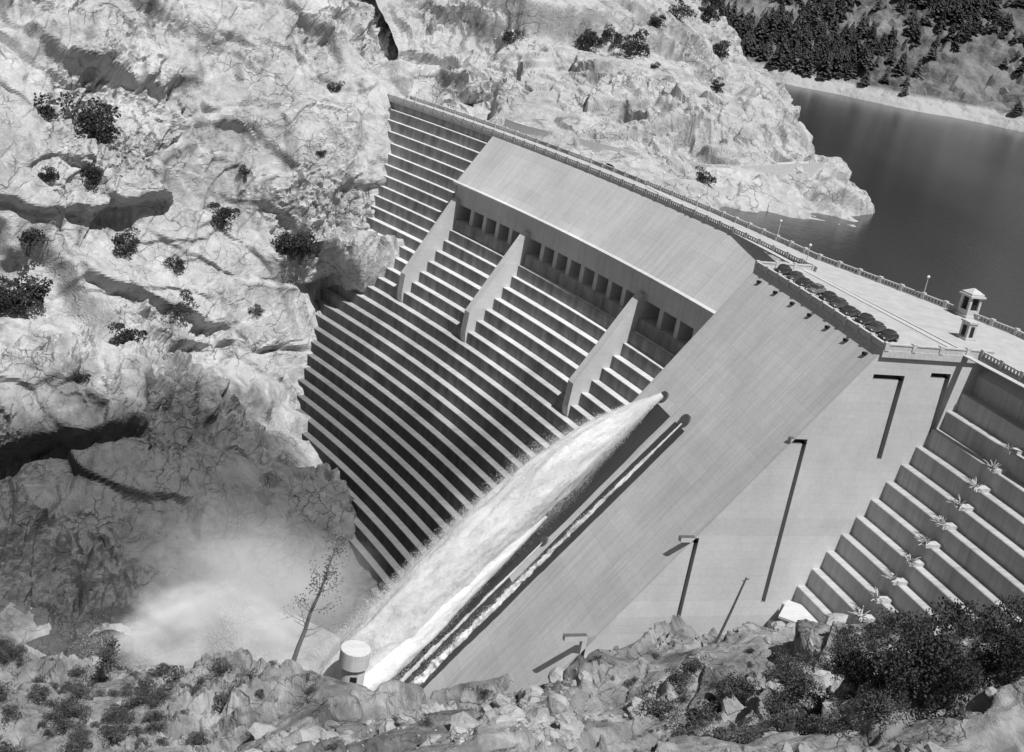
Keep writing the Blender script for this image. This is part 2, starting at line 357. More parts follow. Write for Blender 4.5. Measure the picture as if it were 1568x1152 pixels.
# ---------------------------------------------------------------- crest kiosk towers
def kiosk(a,bb,s,h):
    o=empty('gate_kiosk'); ex,dd=frame(a); c=Vector(pos(a,bb,0)); b=MB()
    b.obox(c,ex,dd,1.6*s,1.6*s,0,.5); b.obox(c,ex,dd,1.35*s,1.35*s,.5,1.5)
    for sx in (-1,1):
        for sy in (-1,1): b.obox(c+ex*sx*1.1*s+dd*sy*1.1*s,ex,dd,.25*s,.25*s,1.5,h)
    b.obox(c,ex,dd,1.75*s,1.75*s,h,h+.35); b.obox(c,ex,dd,1.45*s,1.45*s,h+.35,h+.7); b.obox(c,ex,dd,1.45*s,1.45*s,h+.7,h+1.5,0,.12)
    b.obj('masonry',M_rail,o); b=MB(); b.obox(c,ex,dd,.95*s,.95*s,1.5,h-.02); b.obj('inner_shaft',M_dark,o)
kiosk(160,-16.3,1.0,4.0)
o=empty('gate_pillar'); ex,dd=frame(174); c=Vector(pos(174,-4.5,0)); b=MB()
b.obox(c,ex,dd,1.3,1.1,0,.4); b.obox(c,ex,dd,1.05,.85,.4,3.0); b.obox(c,ex,dd,1.25,1.05,3.0,3.3); b.obj('masonry',M_rail,o)
b=MB(); b.obox(c-ex*0+dd*.86,ex,dd,.5,.03,.6,2.5); b.obox(c+ex*1.06,ex,dd,.03,.4,.6,2.5); b.obj('door_panel',M_dark,o)
M_globe=plain('globe_glass',.7,.3)
def lamp(a,bb,h=4.2):
    o=empty('street_lamp'); c=Vector(pos(a,bb,0)); b=MB()
    b.tube([c,c+Vector((0,0,.8)),c+Vector((0,0,h))],[.22,.1,.06],8); b.obj('post',M_rail,o)
    b=MB(); b.tube([c+Vector((0,0,h+t)) for t in (0,.12,.3,.5,.6)],[.1,.25,.32,.22,.05],10); b.obj('globe',M_globe,o)
for a in (-40,0,45,90,131): lamp(a,.1)
for a in (20,65,110,150,190): lamp(a,bU(a))
# ---------------------------------------------------------------- cars
def carmesh(name,v):
    B=MB()
    def loft(sec,mi,N=14,e=.55):
        k=len(B.V)
        for (x,hw,z0,z1) in sec:
            for j in range(N):
                t=2*math.pi*j/N; cc,ss=math.cos(t),math.sin(t)
                yy=hw*math.copysign(abs(cc)**e,cc); zz=(z0+z1)/2+(z1-z0)/2*math.copysign(abs(ss)**e,ss); B.V.append((x,yy,zz))
        for i in range(len(sec)-1):
            for j in range(N):
                f=(k+i*N+j,k+i*N+(j+1)%N,k+(i+1)*N+(j+1)%N,k+(i+1)*N+j); B.F.append(f)
                zc=sum(B.V[q][2] for q in f)/4; B.I.append(1 if (mi==1 and 1.16<zc<1.5) else 0)
        B.F.append(tuple(k+j for j in range(N))); B.I.append(0); B.F.append(tuple(k+(len(sec)-1)*N+j for j in range(N))[::-1]); B.I.append(0)
    loft([(-2.4,.5,.5,.75),(-2.2,.72,.38,1.0),(-1.6,.84,.32,1.18),(-.5,.88,.3,1.12),(.6,.85,.3,1.12),(1.15,.6,.35,1.12),(1.9,.46,.4,1.05),(2.25,.34,.45,.9)],0)
    loft([(-1.85,.45,.9,1.12),(-1.45,.66,.9,1.45),(-.8,.74,.9,1.68),(-.1,.73,.9,1.7),(.4,.68,.9,1.6),(.85,.62,.9,1.15)],1)
    def ell(c,s,mi=0):
        k=len(B.V);nu,nv=10,6
        for i in range(nv+1):
            ph=math.pi*i/nv
            for j in range(nu):
                th=2*math.pi*j/nu; B.V.append((c[0]+s[0]*math.sin(ph)*math.cos(th),c[1]+s[1]*math.sin(ph)*math.sin(th),c[2]+s[2]*math.cos(ph)))
        for i in range(nv):
            for j in range(nu): B.F.append((k+i*nu+j,k+i*nu+(j+1)%nu,k+(i+1)*nu+(j+1)%nu,k+(i+1)*nu+j)); B.I.append(mi)
    for sx in (-1.45,1.5):
        for sy in (-1,1):
            ell((sx,sy*.74,.62),(.68,.22,.38)); B.tube([(sx,sy*.62,.36),(sx,sy*.9,.36)],[.36,.36],14,2)
            B.tube([(sx,sy*.9,.36),(sx,sy*.92,.36)],[.16,.14],10,3)
    for sy in (-1,1): ell((2.05,sy*.6,.82),(.14,.14,.14),3)
    for x in (-2.5,2.4): B.tube([(x,-.85,.5),(x,0,.5),(x,.85,.5)],[.06,.08,.06],6,3)
    me=bpy.data.meshes.new(name); me.from_pydata(B.V,[],B.F); me.update()
    for q in (plain(name+'_paint',v,.25,.6,.05),M_glass,M_dark,M_chrome): me.materials.append(q)
    me.polygons.foreach_set('material_index',B.I); me.polygons.foreach_set('use_smooth',[True]*len(B.F)); return me
M_glass=plain('car_glass',.04,.08,.6,.05); M_chrome=plain('chrome_trim',.5,.3,.8,.05)
cms=[carmesh('sedan_a',.03),carmesh('sedan_b',.06),carmesh('sedan_c',.14)]
for i in range(10):
    a=138.5+i*4.45+random.uniform(-.3,.3); ex,dd=frame(a); hd=(dd*.9+ex*.42).normalized()
    o=bpy.data.objects.new('parked_car',cms[[0,1,0,2,0,1,0,0,1,0][i]]); o.scale=(1.12,1.14,1.16); o.location=Vector(pos(a,b0(a)-3.3+random.uniform(-.3,.3),.03)); o.rotation_euler=(0,0,math.atan2(hd.y,hd.x)+(math.pi if i%4==2 else 0)); link(o)
# ---------------------------------------------------------------- far canyon cliff
Fp=np.array([-44.,409.]); gg=np.array([-.72,-.694]); ee=np.array([.694,-.72])
top=[(-110,85),(-60,55),(-20,20),(0,0)]
ST={-40:[(-110,85),(-60,55),(-20,24),(0,6),(5,-20),(10,-43),(12,-53),(15,-70),(20,-95),(30,-100),(40,-104),(60,-108)],
 -8:top+[(18,-20),(33,-43),(36,-53),(45,-70),(60,-95),(80,-100),(120,-104),(160,-108)],
 40:top+[(18,-20),(33,-43),(28,-53),(36,-70),(44,-86),(72,-88),(110,-98),(150,-106)],
 66:top+[(14,-20),(28,-43),(28,-53),(36,-70),(44,-84),(72,-85),(110,-97),(150,-106)],
 90:top+[(12,-20),(22,-42),(28,-55),(36,-70),(58,-73),(76,-82),(107,-97),(150,-106)],
 121:top+[(10,-20),(18,-38),(28,-53),(40,-58),(68,-62),(84,-80),(112,-96),(150,-106)],
 151:top+[(8,-18),(14,-34),(20,-46),(36,-51),(54,-55),(74,-79),(103,-93),(140,-102)],
 200:top+[(8,-18),(14,-32),(20,-44),(36,-48),(52,-53),(70,-73),(98,-88),(140,-95)],
 330:top+[(8,-18),(14,-32),(20,-44),(36,-48),(52,-53),(70,-73),(98,-88),(140,-95)]}
ks=sorted(ST)
ns,nw=760,600
A=[]
for k in ks:
    q=np.array(ST[k],float); l=np.concatenate([[0],np.cumsum(np.linalg.norm(np.diff(q,axis=0),axis=1))]); A.append((q,l))
Sg=np.linspace(-30,262,ns)
Ref=np.array([q[1]/q[1][-1] for q in A[1:]]).mean(0)
Wt=np.linspace(.14,1,nw); idx=np.interp(Wt,Ref,np.arange(12))
Bq=np.zeros((len(ks),nw,2))
for i in range(len(ks)):
    for c in range(2): Bq[i,:,c]=np.interp(idx,np.arange(12),A[i][0][:,c])
P=np.zeros((ns,nw,3))
for j in range(nw):
    h=np.interp(Sg,ks,Bq[:,j,0]); z=np.interp(Sg,ks,Bq[:,j,1])
    P[:,j,0]=Fp[0]+Sg*gg[0]+h*ee[0]; P[:,j,1]=Fp[1]+Sg*gg[1]+h*ee[1]; P[:,j,2]=z
P=blur(P,16); Nn=gnorm(blur(P,16))
if Nn[:,:,2].mean()<0: Nn=-Nn
D=rockdisp(P.reshape(-1,3),7,((46,5.0),(19,3.4),(8.5,2.0),(3.6,1.0),(1.7,.38)),30.,(-.3,.5),.15,1.4)
P=P+Nn*(D.reshape(ns,nw,1)-.6)
cliff=mesh('canyon_cliff',P.reshape(-1,3),gridfaces(ns,nw),M_rock)
# ---------------------------------------------------------------- near bank
def tps(ct,X,Y):
    ct=np.array(ct,float); n=len(ct); sc=100.
    def K(r2): return np.where(r2>0,r2*np.log(r2+1e-12),0)
    x=ct[:,:2]/sc; D=((x[:,None]-x[None])**2).sum(-1)
    M_=np.zeros((n+3,n+3)); M_[:n,:n]=K(D)+np.eye(n)*1e-3; M_[:n,n]=1; M_[:n,n+1:]=x; M_[n,:n]=1; M_[n+1:,:n]=x.T
    w=np.linalg.solve(M_,np.concatenate([ct[:,2],[0,0,0]]))
    q=np.stack([X.ravel(),Y.ravel()],1)/sc
    z=w[n]+q@w[n+1:]
    for i in range(n): z+=w[i]*K(((q-x[i])**2).sum(1))
    return z.reshape(X.shape)
near=[(-14,200,-91),(-2,192,-77),(4,184,-68),(15,180,-61),(26,178,-54),(48,186,-50),(58,173,-40),(74,152,-25),(93,138,-8),(110,140,5),(130,120,20),
(8,130,-42),(47,111,-22),(-61,143,-68),(0,60,0),(0,0,46),(60,60,5),(50,100,-18),(-60,60,-20),(-60,178,-75),(-77,179,-75),(-35,190,-78),(-58,208,-101),(-30,206,-97),(-92,205,-92),(-120,190,-78),(-150,140,-60),
(80,200,-60),(40,215,-85),(0,220,-100),(110,170,-30),(20,155,-50),(-30,165,-66),(120,60,30),(-120,60,-10),(-200,100,-20),(-60,250,-108),(0,250,-110),(-110,240,-92)]
xs=np.concatenate([np.linspace(-200,-92,30)[:-1],np.linspace(-92,104,620),np.linspace(104,180,24)[1:]])
ys=np.concatenate([np.linspace(-30,105,40)[:-1],np.linspace(105,214,390),np.linspace(214,235,8)[1:]])
X,Y=np.meshgrid(xs,ys,indexing='ij'); Z=tps(near,X,Y)
P=np.stack([X,Y,Z],-1); Nn=gnorm(P); Nn=np.where(Nn[:,:,2:]<0,-Nn,Nn)
q=P.reshape(-1,3)
D=rockdisp(q,31,((18,2.0),(7.5,1.5),(3.0,.75),(1.4,.32),(.8,.1)),18.,(.05,.65),.08,.4)
def bump(x,y,rx,ry,h): return h*np.exp(-(((q[:,0]-x)/rx)**2+((q[:,1]-y)/ry)**2))
D+=bump(-33,187,7,5,3.0)+bump(22,168,4,4,3.0)+bump(1,178,3,4,1.5)
fade=np.clip((q[:,1]-40)/60,0,1)
P=P+Nn*(D*fade-.5).reshape(P.shape[0],P.shape[1],1)
bank=mesh('near_bank_hillside',P.reshape(-1,3),gridfaces(len(xs),len(ys),True),M_rock2)
# ---------------------------------------------------------------- upstream peninsula
up=[(90,347,-6),(51,338,-6),(76,336,-5),(94,459,-6),(98,591,-6),(112,772,-6),(125,340,-30),(130,459,-30),(140,600,-30),(102,300,-35),(60,300,-20),
(0,352,-2),(30,325,-5),(10,400,8),(45,400,9),(6,450,25),(68,600,27),(60,500,18),(-60,500,50),(-50,600,70),(50,700,35),(60,900,45),(-44,409,2),(-58,423,20),(-78,445,48),(-106,474,70),(-150,700,120),(160,800,-30),(75,380,2),(0,1000,100),(82,440,6),(70,560,22)]
sv=np.concatenate([np.linspace(4,-230,480)[:-1],np.linspace(-230,-560,180)]); hv=np.linspace(-130,215,520)
S_,H_=np.meshgrid(sv,hv,indexing='ij')
X=Fp[0]+S_*gg[0]+H_*ee[0]; Y=Fp[1]+S_*gg[1]+H_*ee[1]; Z=tps(up,X,Y)
P=np.stack([X,Y,Z],-1); Nn=gnorm(P); Nn=np.where(Nn[:,:,2:]<0,-Nn,Nn); Nn=blur(Nn,8); q=P.reshape(-1,3)
D=rockdisp(q,61,((50,5.0),(22,3.2),(9,1.6),(4,.6)),40.,(-.2,.6),.1,1.2)
dd_=np.hypot(q[:,0]-C[0],q[:,1]-C[1])-R
D=D*np.clip((dd_-4)/25,.08,1)*np.clip((q[:,2]+14)/14,.3,1)
P=P+Nn*D.reshape(P.shape[0],P.shape[1],1)
V_=P.reshape(-1,3); keep=(np.hypot(V_[:,0]-C[0],V_[:,1]-C[1])>R+8.5)|(V_[:,2]<-3)|((np.arctan2(V_[:,0]-C[0],V_[:,1]-C[1])-PH0)*R<-61)
Fg=gridfaces(P.shape[0],P.shape[1],True); Fg=Fg[keep[Fg].all(1)]
pen=mesh('rocky_peninsula',V_,Fg,M_rock3)
# reservoir
g=G('reservoir_surface'); Pq=g.tc.outputs['Object']; h=g.M('ADD',g.noise(g.vm(Pq,(1,.5,1)),.5,4,.6),g.M('MULTIPLY',g.noise(Pq,.06,3),1.))
g.surf(g.mr(g.noise(g.vm(Pq,(1,.3,1)),.01,3),.35,.65,.025,.05),.2,h,.25,.3,.25)
V=[];n=60
for i in range(n):
    a=-70+i*6; V.append(pos(a,bU(a)-.25,-6))
    t=i/(n-1)*2
    V.append((-300+1800*min(t,1),1400-1400*max(0,t-1)*1.0,-6))
mesh('reservoir_water',V,[(2*i,2*i+1,2*i+3,2*i+2) for i in range(n-1)],g.m)
# far hillside
sh=np.array([(-700,1350),(-300,1180),(122,925),(295,816),(520,690),(900,440)],float)
us=np.linspace(-300,900,420); vs=np.linspace(0,620,260)
U_,D_=np.meshgrid(us,vs,indexing='ij'); Ys=np.interp(U_,sh[:,0],sh[:,1])+12*np.sin(U_/37)+7*np.sin(U_/13)
hz=-13+np.where(D_<14,D_*.75,10.5+(D_-14)*.5)
P=np.stack([U_+.5*D_,Ys+.86*D_-8,hz],-1); q=P.reshape(-1,3)
D=8*fbm(q/90,4,5)+2.4*facets(q,30,9)[0]+2.2*facets(q,9,19)[0]
P[:,:,2]+=(D*np.clip(D_.ravel()/60,.12,1)).reshape(D_.shape)
g=G('far_hillside_ground'); Pq=g.tc.outputs['Object']; s=g.N('ShaderNodeSeparateXYZ'); g.L(Pq,s.inputs[0])
c=g.mr(g.M('ADD',g.noise(Pq,.06,6,.75),g.M('MULTIPLY',g.noise(Pq,.012,3),.5)),.62,1.0,.07,.28); sh_=g.mr(s.outputs[2],1,4,1,0,True)
mixn=g.M('ADD',g.M('MULTIPLY',sh_,.38),g.M('MULTIPLY',g.M('SUBTRACT',1.,sh_),c)); g.surf(mixn,.95,g.noise(Pq,.2,5,.7),.6,3)
hill=mesh('distant_hillside',P.reshape(-1,3),gridfaces(420,260,True),g.m); Phill=P
# conifer forest
def conifer(seed):
    rr=np.random.RandomState(seed); V=[];F=[]
    for L_ in range(11):
        z=.1+.88*L_/11; rad=(1-z)*.24+.02
        for k in range(8):
            t=rr.rand()*6.28; w=.35; a=rad*rr.uniform(.7,1.2)
            V+= [(0,0,z+.09),(a*math.cos(t-w),a*math.sin(t-w),z-.03*rr.rand()),(a*1.15*math.cos(t),a*1.15*math.sin(t),z-.06)]; n=len(V); F.append((n-3,n-2,n-1))
            V+= [(0,0,z+.09),(a*1.15*math.cos(t),a*1.15*math.sin(t),z-.06),(a*math.cos(t+w),a*math.sin(t+w),z-.03*rr.rand())]; n=len(V); F.append((n-3,n-2,n-1))
    return np.array(V)[np.array(F).ravel()]
prot=[conifer(s_) for s_ in range(4)]
VV=[]
dens=fbm(Phill.reshape(-1,3)/45,3,77).reshape(U_.shape)
cnt=0
for _ in range(30000):
    i=rng.randint(0,420); j=rng.randint(int(24/2.4),260); u,d=us[i],vs[j]
    if u>620: continue
    near_=u<225; zone=1.15 if near_ else .55
    if near_ and d>260: zone=.75
    if dens[i,j]*1.0+zone-.45<rng.rand()*1.0: continue
    c=Phill[i,j]; v=prot[rng.randint(4)]; hgt=rng.uniform(8,19) if near_ else rng.uniform(3,10); wd=1.3 if near_ else 2.2; t=rng.rand()*6.28
    w=v*np.array([hgt*wd,hgt*wd,hgt]); w=np.stack([w[:,0]*math.cos(t)-w[:,1]*math.sin(t),w[:,0]*math.sin(t)+w[:,1]*math.cos(t),w[:,2]],1)+c-np.array([0,0,.8])
    VV.append(w); cnt+=1
    if cnt>9000: break
trimesh('conifer_forest',np.concatenate(VV),M_con)
# ---------------------------------------------------------------- vegetation
def foliage(name,seed,nl,leaf,lobes,sq=.8,trunk=True,mt=None):
    rr=np.random.RandomState(seed); B=MB(); cs=[]
    for k in range(lobes):
        t=rr.rand()*6.28; rad=rr.uniform(.1,.72); cs.append((rad*math.cos(t),rad*math.sin(t),rr.uniform(.25,1.25)*sq,rr.uniform(.2,.42)))
    if trunk:
        for c in cs[:9]: B.tube([(0,0,-.3),(c[0]*.3,c[1]*.3,c[2]*.45),(c[0],c[1],c[2])],[.06,.04,.012],5,1)
    for _ in range(nl):
        c=cs[rr.randint(lobes)]; d=rr.randn(3); d/=np.linalg.norm(d); d[2]=abs(d[2])*.9 if rr.rand()<.7 else d[2]
        q=np.array(c[:3])+d*c[3]*rr.uniform(.55,1.12)**.7
        if q[2]<-.05: continue
        u=rr.randn(3); u/=np.linalg.norm(u); v=np.cross(u,rr.randn(3)); v/=np.linalg.norm(v); l=leaf*rr.uniform(.6,1.3)
        B.poly([q-u*l,q-v*l*.6,q+u*l,q+v*l*.6],[(0,1,2,3)],0)
    me=bpy.data.meshes.new(name); me.from_pydata([tuple(map(float,v)) for v in B.V],[],B.F); me.update()
    me.materials.append(mt or M_leaf); me.materials.append(M_bark); me.polygons.foreach_set('material_index',B.I); return me
shr=[foliage('shrub_mesh',s_,1700,.055,13,.85) for s_ in range(4)]
oak=[foliage('oak_mesh',40+s_,9000,.028,26,.95) for s_ in range(2)]
brs=[foliage('brush_mesh',80+s_,1300,.045,14,.6,mt=M_leaf2) for s_ in range(3)]
def bvh(o): return BVHTree.FromPolygons([v.co for v in o.data.vertices],[tuple(q.vertices) for q in o.data.polygons])
Bc=bvh(cliff); Bb=bvh(bank); Bp=bvh(pen)
def inst(name,me,loc,s,sz=1.):
    o=bpy.data.objects.new(name,me); o.location=loc; o.scale=(s,s,s*sz); o.rotation_euler=(random.uniform(-.1,.1),random.uniform(-.1,.1),random.uniform(0,6.28)); return link(o)
def ground(x,y,t=None):
    h=(t or Bb).ray_cast(Vector((x,y,300)),Vector((0,0,-1))); return h[0] if h[0] is not None else Vector((x,y,0))
for i,(x,y,z,s) in enumerate([(-118,324,-17,9),(-115,320,-22,7),(-87,339,-35,6),(-66,347,-43,7.5),(-70,349,-43,6.5),(-93,320,-57,6),(-96,288,-59,6),(-108,317,-44,5.5),(-97,324,-48,4),(-140,324,-14,10),(-129,302,-40,7),(-122,292,-50,8.5),(-126,290,-52,7),(-76,336,-59,3),(-101,267,-61,3),(-76,400,-12,3),(-53,397,-10,4),(-84,350,-22,2.5),(-70,372,-20,2.2),(-132,312,-30,4)]):
    h=Bc.find_nearest(Vector((x,y,z)))[0]; inst('shrub',shr[i%4],h-Vector((0,0,.2)),s,.9)
for x,y,s in ((6,461,7),(21,450,8),(0,470,6),(15,465,5),(43,343,3.5),(50,420,3),(-20,440,4),(60,520,6),(30,480,5),(45,560,7),(58,575,7),(62,600,8),(30,440,3),(55,460,4),(40,510,5),(-10,500,6)):
    inst('shrub',shr[int(x)%4],ground(x,y,Bp)-Vector((0,0,.5)),s)
for x,y,s,k in ((53,127,7.8,0),(62,127,6,1),(47,133,4.5,1)): inst('oak_tree',oak[k],ground(x,y)-Vector((0,0,.8)),s,1.15)
def merge(name,items,mts):
    V=[];F=[];I=[];off=0
    for me,loc,s,rz in items:
        n=len(me.vertices); a=np.zeros(n*3); me.vertices.foreach_get('co',a); a=a.reshape(-1,3)*s
        c,sn=math.cos(rz),math.sin(rz); a=np.stack([a[:,0]*c-a[:,1]*sn,a[:,0]*sn+a[:,1]*c,a[:,2]],1)+np.array(loc)
        V.append(a); F+=[tuple(off+v for v in q.vertices) for q in me.polygons]; I+=[q.material_index for q in me.polygons]; off+=n
    o=mesh(name,np.concatenate(V),F,mts); o.data.polygons.foreach_set('material_index',I); return o
it=[]
for _ in range(130):
    x=random.uniform(-80,-34); y=random.uniform(144,180)
    it.append((brs[random.randrange(3)],ground(x,y)-Vector((0,0,.2)),random.uniform(1.0,2.8),random.uniform(0,6)))
for _ in range(100):
    x=random.uniform(28,72); y=random.uniform(122,160)
    it.append((brs[random.randrange(3)],ground(x,y)-Vector((0,0,.2)),random.uniform(1.0,3.6),random.uniform(0,6)))
for _ in range(80):
    x=random.uniform(-30,60); y=random.uniform(128,178)
    it.append((brs[random.randrange(3)],ground(x,y)-Vector((0,0,.2)),random.uniform(.5,1.5),random.uniform(0,6)))
merge('brush',it,[M_leaf2,M_bark])
# rubble
rk=[]
for s_ in range(6):
    bm=bmesh.new(); bmesh.ops.create_icosphere(bm,subdivisions=2,radius=1)
    for v in bm.verts:
        q=np.array([list(v.co)]); f,_e=facets(q+s_*7.7,1.1,s_); v.co=v.co*(1+.28*float(f[0])); v.co.z*=.7
    me=bpy.data.meshes.new('rk'); bm.to_mesh(me); bm.free(); rk.append(me)
it=[]
cl=[(random.gauss(15,24),random.uniform(128,178)) for _ in range(14)]
for _ in range(750):
    cx,cy=cl[random.randrange(14)]; x=random.gauss(cx,5); y=random.gauss(cy,4)
    if x<-40 or x>90 or y<120 or y>181: continue
    s=.18+random.random()**7*2.1; h=ground(x,y); it.append((rk[random.randrange(6)],h+Vector((0,0,s*.1)),s,random.uniform(0,6)))
merge('boulder_rubble',it,[rockmat('rubble_stone',.25,.5)])
# access road along the peninsula
pts=[(-14,384),(-6,378),(12,366),(38,362),(62,369),(82,386),(88,405)]
t=np.linspace(0,len(pts)-1,60); px_=np.interp(t,range(len(pts)),[q[0] for q in pts]); py_=np.interp(t,range(len(pts)),[q[1] for q in pts])
zz=np.array([ground(x,y,Bp).z for x,y in zip(px_,py_)])
for _ in range(60): zz[1:-1]=(zz[:-2]+2*zz[1:-1]+zz[2:])/4; px_[1:-1]=(px_[:-2]+2*px_[1:-1]+px_[2:])/4; py_[1:-1]=(py_[:-2]+2*py_[1:-1]+py_[2:])/4
V=[];F=[]
for i in range(60):
    i0,i1=max(i-1,0),min(i+1,59); d=Vector((px_[i1]-px_[i0],py_[i1]-py_[i0],0)).normalized(); nn=Vector((-d.y,d.x,0))
    for o_,dz in ((2.6,-5),(2.6,1.2),(-2.4,1.2),(-2.4,2.0),(-2.8,2.0),(-2.8,-3)): V.append((px_[i]+nn.x*o_,py_[i]+nn.y*o_,zz[i]+dz))
    if i: F+=[((i-1)*6+j,(i-1)*6+j+1,i*6+j+1,i*6+j) for j in range(5)]
mesh('access_road',V,F,M_rail)
# dead trees & pole
def deadtree(x,y,h,seed,lean):
    rr=random.Random(seed); B=MB(); c=ground(x,y)-Vector((0,0,.5)); pts=[];rad=[]
    for i in range(9):
        t=i/8; pts.append(c+Vector((lean[0]*t+rr.uniform(-.2,.2),lean[1]*t+rr.uniform(-.2,.2),h*t))); rad.append(.38*(1-t)**.8*h/25+.05)
    B.tube(pts,rad,8,0)
    tips=[]
    for k in range(26):
        i=rr.uniform(2.4,7.9); q=pts[int(i)].lerp(pts[int(i)+1],i-int(i)); t=rr.uniform(0,6.28); l=h*.16*(1.25-i/9)*rr.uniform(.5,1.3)
        e1=q+Vector((math.cos(t)*l*.6,math.sin(t)*l*.6,l*.35)); e2=e1+Vector((math.cos(t+.4)*l*.5,math.sin(t+.4)*l*.5,l*.45)); B.tube([q,e1,e2],[.08,.05,.02],5,0); tips+=[e1,e2,(e1+e2)/2]
        for w in range(3):
            d=Vector((rr.uniform(-1,1),rr.uniform(-1,1),rr.uniform(0,1)))*l*.4; B.tube([e1,e1+d],[.035,.015],4,0); tips.append(e1+d)
    for q in tips:
        if q.z<c.z+h*.55: continue
        for w in range(5):
            d=Vector((rr.gauss(0,.5),rr.gauss(0,.5),rr.gauss(0,.5))); u=Vector((rr.gauss(0,1),rr.gauss(0,1),rr.gauss(0,1))).normalized()*.16; v=u.orthogonal()*.7
            B.poly([q+d-u,q+d-v,q+d+u,q+d+v],[(0,1,2,3)],1)
    B.obj('dead_tree',[M_dead,M_leaf2])
deadtree(-30,188,29,1,(6,0)); deadtree(-60,178,9,2,(2,0)); deadtree(-57,176,6,5,(-1,0))
B=MB(); c=ground(38,170); B.tube([c-Vector((0,0,.5)),c+Vector((1.2,0,6)),c+Vector((2.2,0,12))],[.24,.2,.14],8); B.tube([c+Vector((1.7,-.2,11.4)),c+Vector((2.7,.2,11.8))],[.1,.1],5); B.obj('utility_pole',M_bark)
# valve house drum at the toe
vh=empty('valve_tower'); B=MB(); c=Vector((-19.6,199,0))
B.tube([c+Vector((0,0,z)) for z in (-96,-78.2,-78.1,-74.8,-74.7)],[2.3,2.3,2.8,2.8,2.7],28); B.obj('drum',M_conc,vh,False)
B=MB(); B.obox(c+Vector((.6,-2.3,0)),Vector((1,0,0)),Vector((0,1,0)),.6,.12,-81.5,-79.5); B.obj('window',M_dark,vh)
# ---------------------------------------------------------------- water jets
def whitemat(name,lo,hi,tr,bs,D=None):
    g=G(name); Pq=g.tc.outputs['Object']
    if D is not None:
        dt=g.N('ShaderNodeVectorMath',operation='DOT_PRODUCT'); g.L(Pq,dt.inputs[0]); dt.inputs[1].default_value=D
        sc=g.N('ShaderNodeVectorMath',operation='SCALE'); sc.inputs[0].default_value=D; g.L(g.M('MULTIPLY',dt.outputs['Value'],-.6),sc.inputs['Scale'])
        ad=g.N('ShaderNodeVectorMath',operation='ADD'); g.L(Pq,ad.inputs[0]); g.L(sc.outputs[0],ad.inputs[1]); Pq=ad.outputs[0]
    n_=g.noise(Pq,.3,4,.5,.3)
    c=g.mr(n_,.34,.6,lo,hi); d=g.N('ShaderNodeBsdfDiffuse'); t=g.N('ShaderNodeBsdfTranslucent'); mx=g.N('ShaderNodeMixShader'); mx.inputs[0].default_value=tr
    if bs:
        bp=g.N('ShaderNodeBump'); bp.inputs['Strength'].default_value=bs; bp.inputs['Distance'].default_value=1.0; g.L(g.noise(Pq,.5,4,.5,.2),bp.inputs['Height']); g.L(bp.outputs[0],d.inputs['Normal'])
    g.L(c,d.inputs[0]); g.L(c,t.inputs[0]); g.L(d.outputs[0],mx.inputs[1]); g.L(t.outputs[0],mx.inputs[2]); g.L(mx.outputs[0],g.out.inputs[0]); return g.m
JD=Vector((-.62,-.33,-.71)).normalized()
M_w=whitemat('white_water',.6,.84,.12,.5,tuple(JD)); M_w2=whitemat('white_water_bright',.9,.97,.08,.3,tuple(JD)); M_sp=whitemat('spray_droplets',.85,.9,.4,0)
def drops(name,cen,size,stretch=0.):
    n=len(cen); V=np.repeat(cen,3,axis=0)+rng.randn(n*3,3)*size
    if stretch: V=V+rng.randn(n*3,1)*stretch*np.array(JD)
    return trimesh(name,V,M_sp)
def jet(name,path,rad,seed,amp=.3,nu=260,nvv=72,nd=0,stretch=14.,core=1.,mt=None,sp=.16,det=.3):
    t=np.linspace(0,1,len(path)); T_=np.linspace(0,1,nu); Pp=np.array([list(q) for q in path]); Pc=np.stack([np.interp(T_,t,Pp[:,k]) for k in range(3)],1)
    for _ in range(30): Pc[1:-1]=(Pc[:-2]+2*Pc[1:-1]+Pc[2:])/4
    rr=np.interp(T_,t,rad); L_=np.concatenate([[0],np.cumsum(np.linalg.norm(np.diff(Pc,axis=0),axis=1))])
    tg=np.gradient(Pc,axis=0); tg/=np.linalg.norm(tg,axis=1,keepdims=True); side=np.cross(tg,[0,0,1.]); side/=np.linalg.norm(side,axis=1,keepdims=True); upv=np.cross(side,tg)
    th=np.linspace(0,2*math.pi,nvv,endpoint=False); cs,sn=np.cos(th),np.sin(th)
    def nz(Lq,c_,s_):
        q=np.stack([Lq/stretch,c_*1.5,s_*1.5],1); return fbm(q,3,seed,.5)+det*fbm(q*np.array([4.,2.2,2.2]),3,seed+9,.5)
    n_=nz(np.repeat(L_,nvv),np.tile(cs,nu),np.tile(sn,nu)).reshape(nu,nvv)
    rad2=core*rr[:,None]*(1+amp*n_*np.clip(L_/14,.15,1)[:,None])
    V=Pc[:,None,:]+rad2[:,:,None]*(side[:,None,:]*cs[None,:,None]*.85+upv[:,None,:]*sn[None,:,None])
    F=[]
    for i in range(nu-1):
        for j in range(nvv): F.append((i*nvv+j,i*nvv+(j+1)%nvv,(i+1)*nvv+(j+1)%nvv,(i+1)*nvv+j))
    mesh(name,V.reshape(-1,3),F,mt or M_w,None,True)
    if nd:
        i=np.minimum((nu*rng.rand(nd)**.7).astype(int),nu-1); tt=rng.rand(nd)*6.283
        nn=nz(L_[i],np.cos(tt),np.sin(tt)); k=rr[i]*(core*(1+amp*nn*np.clip(L_[i]/14,.15,1))+np.minimum(np.abs(rng.randn(nd)),2.4)*sp*np.clip(L_[i]/16,.1,1.5)*(.6+.8*sstep(nn,-.3,.6)))
        return Pc[i]+k[:,None]*(side[i]*np.cos(tt)[:,None]*.85+upv[i]*np.sin(tt)[:,None])
a0_=141.8; b00=b0(a0_)+.76*24.7; DR=[]
pth=[];rd=[]
